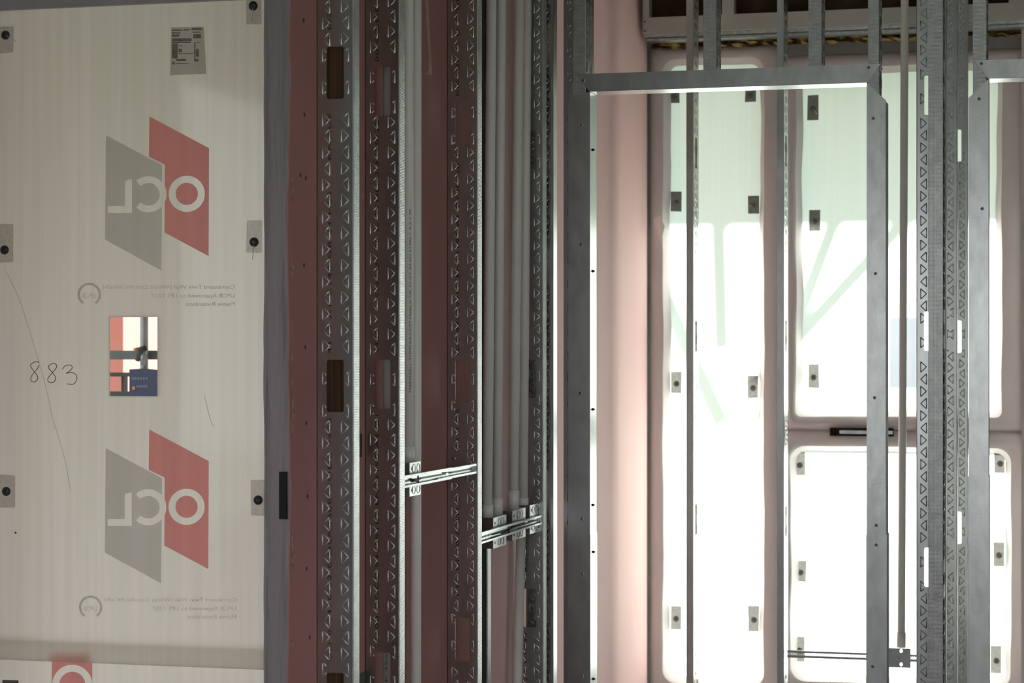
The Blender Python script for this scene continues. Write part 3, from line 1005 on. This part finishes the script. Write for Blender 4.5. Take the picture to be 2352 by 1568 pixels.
for s in (-1, 1):
    m.box(us0, us1, VS - 0.004, VS, z3 + s * hh - 0.0006, z3 + s * hh + 0.0006)
m.build('folded_edge', 'galv', root)
p = pv(2036, 1487, VS - 0.006); q = pv(2092, 1534, VS - 0.006)
root = empty('bracket_plate', ((p[0] + q[0]) / 2, VS - 0.006, q[2]), 'square bracket plate with two round holes under the lone white conduit', 'plate')
zm0, zm1 = z3 - 0.0118, z3 + 0.0118
m = MB()
for za, zb in ((zm1, p[2]), (q[2], zm0)):      # upper and lower wing with a real hole
    cu, cz, rr = (p[0] + q[0]) / 2 + 0.008, (za + zb) / 2 + 0.001, 0.0058
    n = 16
    inner = [Vector((cu + rr * 0.75 * math.cos(2 * math.pi * i / n), cz + rr * math.sin(2 * math.pi * i / n))) for i in range(n)]
    outer = [Vector((p[0], za)), Vector((q[0], za)), Vector((q[0], zb)), Vector((p[0], zb))]
    ov, oe, of, *_ = delaunay_2d_cdt(inner + outer, [(i, (i + 1) % n) for i in range(n)] + [(n + i, n + (i + 1) % 4) for i in range(4)], [], 0, 1e-7)
    keep = [f for f in of if math.hypot((sum(ov[i][0] for i in f) / len(f) - cu) / 0.75, sum(ov[i][1] for i in f) / len(f) - cz) > rr * 0.97]
    m.add([(x[0], VS - 0.006, x[1]) for x in ov], keep)
m.box(p[0], q[0], VS - 0.010, VS - 0.0088, zm0, zm1)
m.box(p[0], q[0], VS - 0.010, VS - 0.006, zm0 - 0.0006, zm0 + 0.0006).box(p[0], q[0], VS - 0.010, VS - 0.006, zm1 - 0.0006, zm1 + 0.0006)
m.build('plate', 'galv', root)
MB().lathe_v((p[0] + 0.008, z3), [(0.002, VS - 0.0105), (0.002, VS - 0.0098)], 8).build('screw', 'zinc', root)
MB().tube([((p[0] + q[0]) / 2, VS - 0.0105, z3 - 0.003), ((p[0] + q[0]) / 2 + 0.008, VS - 0.0105, z3 + 0.002)], 0.0008, 6).build('scratch_mark', 'black_ink', root)

# ------------------------------------------------------------------ window sheets
def sheet_mesh(w, v, thick, holes=()):
    """plate with rectangular cut-outs, in the plane v"""
    u0, u1, z0, z1 = w
    us = sorted({u0, u1, *[h[0] for h in holes], *[h[1] for h in holes]})
    zs = sorted({z0, z1, *[h[2] for h in holes], *[h[3] for h in holes]})
    m = MB()
    def solid(i, j):
        if not (0 <= i < len(us) - 1 and 0 <= j < len(zs) - 1):
            return False
        cu, cz = (us[i] + us[i + 1]) / 2, (zs[j] + zs[j + 1]) / 2
        return not any(h[0] < cu < h[1] and h[2] < cz < h[3] for h in holes)
    # one translucent skin (twin walls are one optical layer here) with a folded rim round cut-outs
    for i in range(len(us) - 1):
        for j in range(len(zs) - 1):
            if solid(i, j):
                a, b, c, d = us[i], us[i + 1], zs[j], zs[j + 1]
                m.add([(a, v, c), (b, v, c), (b, v, d), (a, v, d)], [(0, 1, 2, 3)])
                for (di, dj, e) in ((-1, 0, ((a, c), (a, d))), (1, 0, ((b, c), (b, d))), (0, -1, ((a, c), (b, c))), (0, 1, ((a, d), (b, d)))):
                    if not solid(i + di, j + dj):
                        (e0, f0), (e1, f1) = e
                        m.add([(e0, v, f0), (e1, v, f1), (e1, v + thick, f1), (e0, v + thick, f0)], [(0, 1, 2, 3)])
    return m

def patch(parent, px, y0, y1, wpx, v, mat, washer, wy=None, wr=0.009, tail=None, skew=0.0, gap=0.0006):
    a = pv(px - wpx / 2, y0, v - gap); b = pv(px + wpx / 2, y1, v - gap)
    m = MB()
    rn = random.Random(int(px * 7 + y0))
    j = lambda s=0.0012: rn.uniform(-s, s)
    cs = [(a[0] + j(), b[2] + j()), (b[0] + j(), b[2] + j()), (b[0] + j() + skew, a[2] + j()), (a[0] + j() + skew, a[2] + j())]
    m.add([(x, v - gap, z) for x, z in cs], [(0, 1, 2, 3)])
    t = m.build('tape_patch', mat, parent)
    yc = wy if wy is not None else (y0 + y1) / 2 + 3
    c = pv(px + rn.uniform(-1, 1), yc, v)
    prof = [(wr, v - gap - 0.0003), (wr, v - gap - 0.003), (wr * 0.7, v - gap - 0.006), (wr * 0.35, v - gap - 0.0075)]
    MB().lathe_v((c[0], c[2]), prof, 12).build('washer', washer, t)
    if tail:
        e = pv(px + tail[0], yc + tail[1], v - 0.006)
        MB().tube([(c[0], v - 0.006, c[2]), ((c[0] + e[0]) / 2 + 0.002, v - 0.009, (c[2] + e[2]) / 2), e], 0.0009, 6).build('loose_wire', 'pvc', t)
    return t

# bright sheets
VSH = V_WIN + 0.004
hole2 = (*[on_v(x, VSH)[0] for x in (2044, 2105)], zz(890, 7.25), zz(729, 7.25))
specs = [
    (W1, 'tall green-white twin-wall plastic sheet taped in the narrow window', (),
     [(1548, 205, 236), (1724, 200, 233), (1553, 440, 485), (1731, 449, 490), (1553, 853, 903), (1729, 862, 914), (1553, 1390, 1445), (1731, 1390, 1450)]),
    (W2, 'green-white twin-wall plastic sheet with a square cut-out in the upper window', (hole2,),
     [(1867, 219, 275), (1871, 482, 530), (1869, 836, 891)]),
    (W3, 'blazing white twin-wall plastic sheet in the lower of the stacked windows', (),
     [(1837, 1038, 1092), (1839, 1287, 1336), (1836, 1461, 1520), (2296, 1037, 1086), (2294, 1244, 1300), (2288, 1482, 1546)]),
]
for i, (w, lab, holes, pts) in enumerate(specs):
    root = empty('plastic_sheet', ((w[0] + w[1]) / 2, VSH, w[2] - 0.008), lab, 'plastic sheet', 'plastic sheets in the bright windows')
    wide = (w[0] - 0.008, w[1] + 0.008, w[2] - 0.008, w[3] + 0.008)
    sheet_mesh(wide, VSH, 0.004, holes).build('panel', 'sheet_green', root)
    for (px, y0, y1) in pts:
        patch(root, px, y0, y1, 25, VSH, 'tape_grey', 'washer', wr=0.011, tail=(-17, 2) if (px, y0) == (1731, 449) else ((9, 12) if (px, y0) == (1867, 219) else None))

# printed sheet
VP = V_BRD
hu0, hu1 = on_v(250, VP)[0], on_v(361.5, VP)[0]
hz0, hz1 = zz(909.5, YS), zz(728, YS)
sheetL = empty('printed_sheet', ((SL0 + SL1) / 2, VP, S_BOT), 'white twin-wall sheet with mirrored red and grey OCL logos and a cut-out', 'plastic sheet')
sheet_mesh((SL0, SL1, S_BOT, S_TOP), VP, 0.006, ((hu0, hu1, hz0, hz1),)).build('panel', 'sheet_left', sheetL)

def in_poly(p, poly):
    x, y = p
    c = False
    n = len(poly)
    for i in range(n):
        x0, y0 = poly[i]; x1, y1 = poly[(i + 1) % n]
        if (y0 > y) != (y1 > y) and x < (x1 - x0) * (y - y0) / (y1 - y0) + x0:
            c = not c
    return c

def logo(parent, dx, dy, v, clip=None):
    grey = [(243, 310), (372.5, 379), (370.5, 621), (241, 550)]
    red = [(343, 267), (480, 340), (479, 588), (378, 534), (378.5, 378), (342, 360)]
    n = 48
    circ = lambda cx, cy, r: [(cx + r * math.cos(2 * math.pi * k / n), cy + r * math.sin(2 * math.pi * k / n)) for k in range(n)]
    Oo, Oi = circ(429, 445, 41.5), circ(429, 445, 25.5)
    cc = (341, 446)
    gap = math.radians(47)
    k = 40
    arc = lambda r: [(cc[0] + r * math.cos(-math.pi + gap + (2 * math.pi - 2 * gap) * i / k), cc[1] + r * math.sin(-math.pi + gap + (2 * math.pi - 2 * gap) * i / k)) for i in range(k + 1)]
    Cp = arc(41.5) + arc(26)[::-1]
    Lp = [(303, 411), (303, 489), (248, 489), (248, 473), (287, 473), (287, 416)]
    polys = [grey, red, Oo, Oi, Cp, Lp]
    pts, edges = [], []
    for pl in polys:
        b = len(pts)
        pts += [Vector(p) for p in pl]
        edges += [(b + i, b + (i + 1) % len(pl)) for i in range(len(pl))]
    ov, oe, of, *_ = delaunay_2d_cdt(pts, edges, [], 0, 1e-4)
    sel = {'print_grey': [], 'print_red': []}
    for f in of:
        c = (sum(ov[i][0] for i in f) / len(f), sum(ov[i][1] for i in f) / len(f))
        inC = in_poly(c, Cp)
        if in_poly(c, red) and not inC and not (in_poly(c, Oo) and not in_poly(c, Oi)):
            sel['print_red'].append(f)
        elif in_poly(c, grey) and not inC and not in_poly(c, Lp):
            sel['print_grey'].append(f)
    for mat, fs in sel.items():
        m = MB()
        vs = []
        for p in ov:
            q = pv(p[0] + dx, p[1] + dy, v)
            vs.append(q)
        if clip is not None:
            fs = [f for f in fs]
        used = sorted({i for f in fs for i in f})
        ix = {j: i for i, j in enumerate(used)}
        vv = [vs[j] for j in used]
        if clip is not None:
            vv = [(a, b, min(c, clip)) for a, b, c in vv]
        m.add(vv, [tuple(ix[i] for i in f)[::-1] for f in fs])
        m.build('red_logo_print' if 'red' in mat else 'grey_logo_print', mat, parent)

VPR = VP - 0.0008
logo(sheetL, 0, 0, VPR)
logo(sheetL, -0.5, 718.5, VPR)

def sheet_text(parent, body, px0, px1, py, hpx, mirror, mat, v=VPR):
    vs, fs, tw = text_outline(body)
    m = MB()
    out = []
    for x, y in vs:
        k = x / tw
        px = (px1 - (px1 - px0) * k) if mirror else (px0 + (px1 - px0) * k)
        out.append(pv(px, py - y * hpx / 0.7, v))
    m.add(out, [f[::-1] for f in fs] if mirror else fs)
    return m.build('printed_text', mat, parent)

for dy, dx in ((0, 0), (718, 3)):
    sheet_text(sheetL, 'Corriboard Twin Wall (White) Cert No.341a/01', 237 + dx, 540 + dx, 663 + dy, 9, True, 'print_faint')
    sheet_text(sheetL, 'LPCB Approved to LPS 1207', 347 + dx, 540 + dx, 683 + dy, 9, True, 'print_faint')
    sheet_text(sheetL, 'Flame Retardant', 427 + dx, 540 + dx, 702 + dy, 9, True, 'print_faint')
    sheet_text(sheetL, 'LPCB', 189 + dx, 221 + dx, 684 + dy, 10, True, 'print_faint')
    m = MB()                                         # round approval mark, open below
    k = 30
    vs = []
    for i in range(k + 1):
        t = math.radians(-235 + 290 * i / k)
        for r in (21.5, 27):
            vs.append(pv(205 + dx + r * math.cos(t), 676 + dy + r * math.sin(t), VPR))
    m.add(vs, [(2 * i, 2 * i + 1, 2 * i + 3, 2 * i + 2) for i in range(k)])
    m.build('approval_mark', 'print_faint', sheetL)

# pencilled number
def flat_line(pts, wpx, v):
    vs = []
    for i, (x, y) in enumerate(pts):
        a, b = pts[max(i - 1, 0)], pts[min(i + 1, len(pts) - 1)]
        d = math.hypot(b[0] - a[0], b[1] - a[1]) or 1
        nx, ny = -(b[1] - a[1]) / d * wpx / 2, (b[0] - a[0]) / d * wpx / 2
        vs += [pv(x + nx, y + ny, v), pv(x - nx, y - ny, v)]
    return MB().add(vs, [(2 * i, 2 * i + 1, 2 * i + 3, 2 * i + 2) for i in range(len(pts) - 1)])
def stroke(parent, pts, r, v=VP - 0.0006):
    return flat_line(pts, 2.1, v).build('pencil_number', 'pencil', parent)
def spline(pts, n=6):
    out = []
    for i in range(len(pts) - 1):
        p0 = pts[max(i - 1, 0)]; p1 = pts[i]; p2 = pts[i + 1]; p3 = pts[min(i + 2, len(pts) - 1)]
        for k in range(n):
            t = k / n
            out.append(tuple(0.5 * (2 * p1[j] + (p2[j] - p0[j]) * t + (2 * p0[j] - 5 * p1[j] + 4 * p2[j] - p3[j]) * t * t + (3 * p1[j] - p0[j] - 3 * p2[j] + p3[j]) * t ** 3) for j in (0, 1)))
    return out + [pts[-1]]
stroke(sheetL, spline([(90, 833), (84, 830), (76, 833), (70, 839), (76, 850), (85, 862), (86, 871), (78, 877), (71, 873), (73, 862), (84, 849), (90, 838)]), 0.0009)
stroke(sheetL, spline([(130, 838), (124, 834), (114, 838), (112, 845), (121, 856), (128, 868), (122, 878), (112, 877), (110, 869), (118, 858), (129, 845), (130, 838)]), 0.0009)
stroke(sheetL, spline([(143, 848), (150, 840), (161, 838), (166, 844), (160, 852), (152, 857), (164, 855), (175, 861), (176, 872), (168, 882), (154, 881)]), 0.0009)
# long faint scratches
for pts in ([(12, 620), (45, 690), (80, 800), (108, 900), (125, 985)], [(125, 970), (150, 1060), (162, 1130)], [(470, 910), (482, 960), (492, 980)]):
    flat_line(spline(pts), 1.3, VP - 0.0004).build('scratch', 'print_faint', sheetL)
# paper label
root = sheetL
q = [pv(x, y, VP - 0.0006) for x, y in ((391, 173), (474, 169), (468, 61), (393, 63))]
lab = MB().add(q, [(0, 1, 2, 3)]).build('paper_label', 'sticker', root)
rows = [(394, 418, 68, 71), (422, 434, 67, 70), (440, 464, 64, 69), (395, 414, 74, 77), (395, 412, 79, 84), (442, 460, 73, 75), (444, 462, 78, 88),
        (395, 440, 88, 95), (395, 438, 96, 99), (395, 408, 100, 134), (410, 444, 122, 124), (410, 420, 104, 106), (410, 418, 112, 120), (446, 449, 97, 140),
        (450, 460, 97, 99), (450, 457, 112, 130), (404, 427, 135, 140), (447, 456, 136, 141), (395, 401, 142, 148), (403, 434, 145, 147)]
for a, b, c, d in rows:
    q = [pv(x, y, VP - 0.0012) for x, y in ((a, d), (b, d), (b, c), (a, c))]
    MB().add(q, [(0, 1, 2, 3)]).build('label_print', 'sticker_ink', lab)
# tape patches with dark fixings
for (px, y0, y1, wy, tail) in ((13, 62, 121, 81, (24, 14)), (583, -14, 56, 14, (-4, 36)), (12, 514, 602, 574, None), (584, 506, 581, 556, (-4, 40)), (16, 1090, 1166, 1128, None), (593, 1102, 1185, 1148, None)):
    patch(sheetL, px, y0, y1, 36, VP, 'tape', 'rubber', wy=wy, wr=0.0105, tail=tail, gap=0.0012)
q = pv(36, 1223, VP)
MB().lathe_v((q[0], q[2]), [(0.0025, VP - 0.0008), (0.0025, VP + 0.0001)], 8).build('nail_hole', 'timber', sheetL)

# lower sheet, lapped behind the printed one
VL = VP + 0.012
z_lo0 = 0.12
low = empty('lapped_sheet', ((SL0 + SL1) / 2, VL, z_lo0), 'greyer plastic sheet lapped under the printed sheet with a cropped red logo', 'plastic sheet')
sheet_mesh((SL0, SL1, z_lo0, S_BOT + 0.05), VL, 0.006).build('panel', 'sheet_left', low)
m = MB()
n = 40
pts = [(119, 1500), (212, 1500), (212, 1640), (119, 1590)]
cx, cy = 166, 1572
P = [Vector(p) for p in pts]
ed = [(i, (i + 1) % 4) for i in range(4)]
rings = []
for r in (46, 30):
    b = len(P)
    pl = [(cx + r * math.cos(2 * math.pi * k / n), cy + r * math.sin(2 * math.pi * k / n)) for k in range(n)]
    rings.append(pl)
    P += [Vector(p) for p in pl]
    ed += [(b + i, b + (i + 1) % n) for i in range(n)]
ov, oe, of, *_ = delaunay_2d_cdt(P, ed, [], 0, 1e-4)
fs = []
for f in of:
    c = (sum(ov[i][0] for i in f) / len(f), sum(ov[i][1] for i in f) / len(f))
    if in_poly(c, pts) and not (in_poly(c, rings[0]) and not in_poly(c, rings[1])):
        fs.append(f[::-1])
m.add([pv(p[0], p[1], VL - 0.0008) for p in ov], fs)
m.build('red_logo_print', 'print_red', low)
patch(low, 24, 1560, 1610, 36, VL, 'tape_grey', 'rubber', wr=0.012)

# lilac membrane wrapped round the jamb of the printed window
m = MB()
rn = random.Random(21)
key = [(606, 0.004), (611, -0.012), (617, -0.020), (622, -0.015), (630, -0.027), (640, -0.031), (650, -0.0295), (658, -0.032), (668, -0.028), (700, -0.02), (735, 0.02)]
prof = []
for (x0, d0), (x1, d1) in zip(key, key[1:]):
    prof += [(x0 + (x1 - x0) * k / 4, d0 + (d1 - d0) * k / 4) for k in range(4)]
prof.append(key[-1])
zl = [0.0 + (CEIL - 0.01) * i / 120 for i in range(121)]
vs, fs = [], []
for z in zl:
    for k, (px, dv) in enumerate(prof):
        u = on_v(px, VP)[0]
        wob = 0.0006 * math.sin(z * 11 + k * 0.5) + 0.0007 * math.sin(z * 17 + px * 0.35) * (0.4 + 0.6 * math.sin(z * 4.3 + 1.0)) + 0.0004 * math.sin(z * 31 - px * 0.8)
        vs.append((u + wob * 0.8, VP + dv + wob * 1.6, z))
n = len(prof)
for i in range(120):
    for k in range(n - 1):
        fs.append((i * n + k, i * n + k + 1, (i + 1) * n + k + 1, (i + 1) * n + k))
m.add(vs, fs, True)
t6 = m.build('trim_6', 'membrane_lilac', kind='structure')
p = pv(641, 1083, VP - 0.034); q = pv(658, 1192, VP - 0.034)
MB().box(p[0], q[0], VP - 0.0345, VP - 0.02, q[2], p[2]).build('black_block', 'black_ink', t6)  # plain black block set on the lilac membrane
# membrane at head and far jamb
m = MB().box(SL0 - 0.06, SL1 + 0.02, VP - 0.012, VP + 0.0290, S_TOP - 0.004, S_TOP + 0.10)
m.build('trim_7', 'membrane_lilac', kind='structure')
m = MB().box(SL0 - 0.08, SL0 + 0.004, VP - 0.03, VP - 0.001, 0, S_TOP)
m.build('trim_8', 'membrane_lilac', kind='structure')

# ------------------------------------------------------------------ outdoors
structure('ground', [(-60, 60, 7.45, 80, -0.4, -0.3), (-60, -2.65, -30, 7.45, -0.4, -0.3), (2.05, 60, -30, 7.45, -0.4, -0.3), (-2.65, 2.05, -30, -2.35, -0.4, -0.3)], 'ground')

def shadow_src(px, py, v):
    """point at depth v whose sun shadow falls on the bright sheet at the given place"""
    u, _, z = pv(px, py, VSH)
    k = (v - VSH) / -SUN.y
    return (u - SUN.x * k, v, z - SUN.z * k)

GS = 'scaffold tubes outside the bright windows'
def tube_thing(lab, pts, r=0.030, mat='scaffold', group=GS, name='scaffold_tube'):
    o = MB().tube(pts, r, 14).build(name, mat)
    return tag(o, lab, 'scaffold tube', group)
ext = lambda a, b, k0, k1: (tuple(a[i] + (a[i] - b[i]) * k0 for i in range(3)), tuple(b[i] + (b[i] - a[i]) * k1 for i in range(3)))
VT = 8.66
tube_thing('steep scaffold brace outside the upper window', ext(shadow_src(1912, 520, VT), shadow_src(1838, 720, VT), 0.5, 1.2))
tube_thing('slanting scaffold brace outside the upper window', ext(shadow_src(2030, 560, VT - 0.1), shadow_src(1842, 765, VT - 0.1), 0.5, 0.5))
tube_thing('upright scaffold standard outside the tall window', ext(shadow_src(1650, 520, VT), shadow_src(1656, 760, VT), 0.6, 0.15), 0.030)
tube_thing('scaffold brace outside the edge of the tall window', ext(shadow_src(1534, 700, VT - 0.1), shadow_src(1575, 790, VT - 0.1), 2.0, 2.0))
# planks of the scaffold lift that shades the tops of the sheets
zt = pv(1650, 520, VSH)[2] + (8.5 - VSH) * SUN.z / SUN.y
for k in range(4):
    v0 = 7.60 + k * 0.228
    o = MB().box(-2.9, 3.4, v0, v0 + 0.222, zt, zt + 0.038).build('scaffold_plank', 'deck_board')
    tag(o, ('timber plank next to the wall', 'second timber plank from the wall', 'third timber plank from the wall', 'outermost timber plank')[k] + ' on the scaffold lift over the bright windows', 'plank', 'planks of the scaffold lift')

# unseen scaffold lift, added to darken the top of the printed sheet
for k in range(8):
    v0 = 4.56 + k * 0.228
    o = MB().box(-3.6, -1.575, v0, v0 + 0.222, 2.25, 2.288).build('scaffold_plank', 'deck_board')
    tag(o, ('first', 'second', 'third', 'fourth', 'fifth', 'sixth', 'seventh', 'eighth')[k] + ' unseen timber plank from the wall added to shade the printed sheet', 'plank', 'planks added to shade the printed sheet')

# view through the cut-out of the printed sheet
VO = 6.3
p = pv(283, 700, 8.4)
o = MB().box(p[0] - 1.6, p[0], 8.4, 9.4, -0.3, 3.4).build('red_container', 'red_cladding')
tag(o, 'red clad cabin seen through the cut-out of the printed sheet', 'cabin')
u0 = on_v(331, VO)[0]
tube_thing('grey scaffold standard seen through the cut-out', [(u0, VO, -0.3), (u0, VO, 3.6)], 0.0125 * 1.05, 'scaffold', None)
def rail(lab, y0, y1, v, px0, px1, mat='scaffold_dark'):
    a = pv(px0, y0, v); b = pv(px1, y1, v)
    o = MB().box(a[0], b[0], v, v + 0.03, b[2], a[2]).build('guard_rail', mat)
    tag(o, lab, 'rail')
rail('grey flat guard rail behind the coupler seen through the cut-out', 805, 825.5, VO + 0.02, 150, 480, 'rail_grey')
rail('black thin guard rail at the top of the navy banner', 855, 865, VO + 0.03, 150, 480)
rail('black low guard rail at the foot of the navy banner', 898, 912, VO + 0.03, 150, 480)
a = pv(268, 862, VO + 0.035); b = pv(274, 912, VO + 0.035)
o = MB().box(a[0], b[0], VO + 0.07, VO + 0.10, b[2], a[2]).build('rail_post', 'scaffold_dark'); tag(o, 'black short post between the low guard rails', 'post')
ban = empty('banner', pv(330, 912, VO - 0.03), 'navy banner with pale lettering hung on the guard rails', 'banner')
a = pv(297, 848, VO - 0.03); b = pv(420, 914, VO - 0.03)
MB().prism_v([(a[0], b[2]), (b[0], b[2]), (b[0], a[2] - 0.006), (pv(352, 0, VO - 0.03)[0], a[2]), (pv(330, 0, VO - 0.03)[0], a[2] + 0.003), (a[0], a[2])], VO - 0.03, VO - 0.026).build('cloth', 'navy', ban)
for x0, x1, y0, y1 in ((303, 341, 866, 872), (314, 340, 884, 890)):
    a = pv(x0, y0, VO - 0.031); b = pv(x1, y1, VO - 0.031)
    k = 6
    m = MB()
    for i in range(k):
        c0 = a[0] + (b[0] - a[0]) * i / k
        m.box(c0, c0 + (b[0] - a[0]) / k * 0.72, VO - 0.0315, VO - 0.030, b[2], a[2])
    m.build('lettering', 'banner_text', ban)
c = pv(307, 891, VO - 0.031)
MB().lathe_v((c[0], c[2]), [(0.006, VO - 0.032), (0.006, VO - 0.030)], 12).build('orange_emblem', 'orange', ban)
cp = empty('tube_coupler', pv(325, 800, VO - 0.02), 'grey scaffold coupler with an orange cap clamped to the standard', 'coupler')
c = pv(326, 806, VO - 0.02)
MB().tube([(c[0] - 0.016, VO - 0.02, c[2] - 0.03), (c[0], VO - 0.028, c[2] + 0.004), (c[0] + 0.014, VO - 0.02, c[2] + 0.012)], [0.008, 0.014, 0.009], 10).build('clamp', 'scaffold_dark', cp)
MB().tube([(c[0] + 0.004, VO - 0.02, c[2] + 0.0), (c[0] + 0.004, VO - 0.02, c[2] - 0.045)], [0.014, 0.006], 10).build('swivel', 'scaffold', cp)
MB().tube([(c[0] - 0.026, VO - 0.022, c[2] + 0.004), (c[0] - 0.014, VO - 0.022, c[2] + 0.006)], 0.006, 10).build('cap', 'orange', cp)

# pale building across the yard
bl = empty('building', (-4, 24, -0.3), 'pale low building across the yard outside', 'building')
MB().box(-16, 22, 24, 30, -0.3, 5.2).build('wall', 'facade', bl)
for i in range(14):
    u = -14.5 + i * 2.6
    MB().box(u, u + 1.5, 23.93, 24.0, 0.9, 2.3).build('window', 'facade_dark', bl)
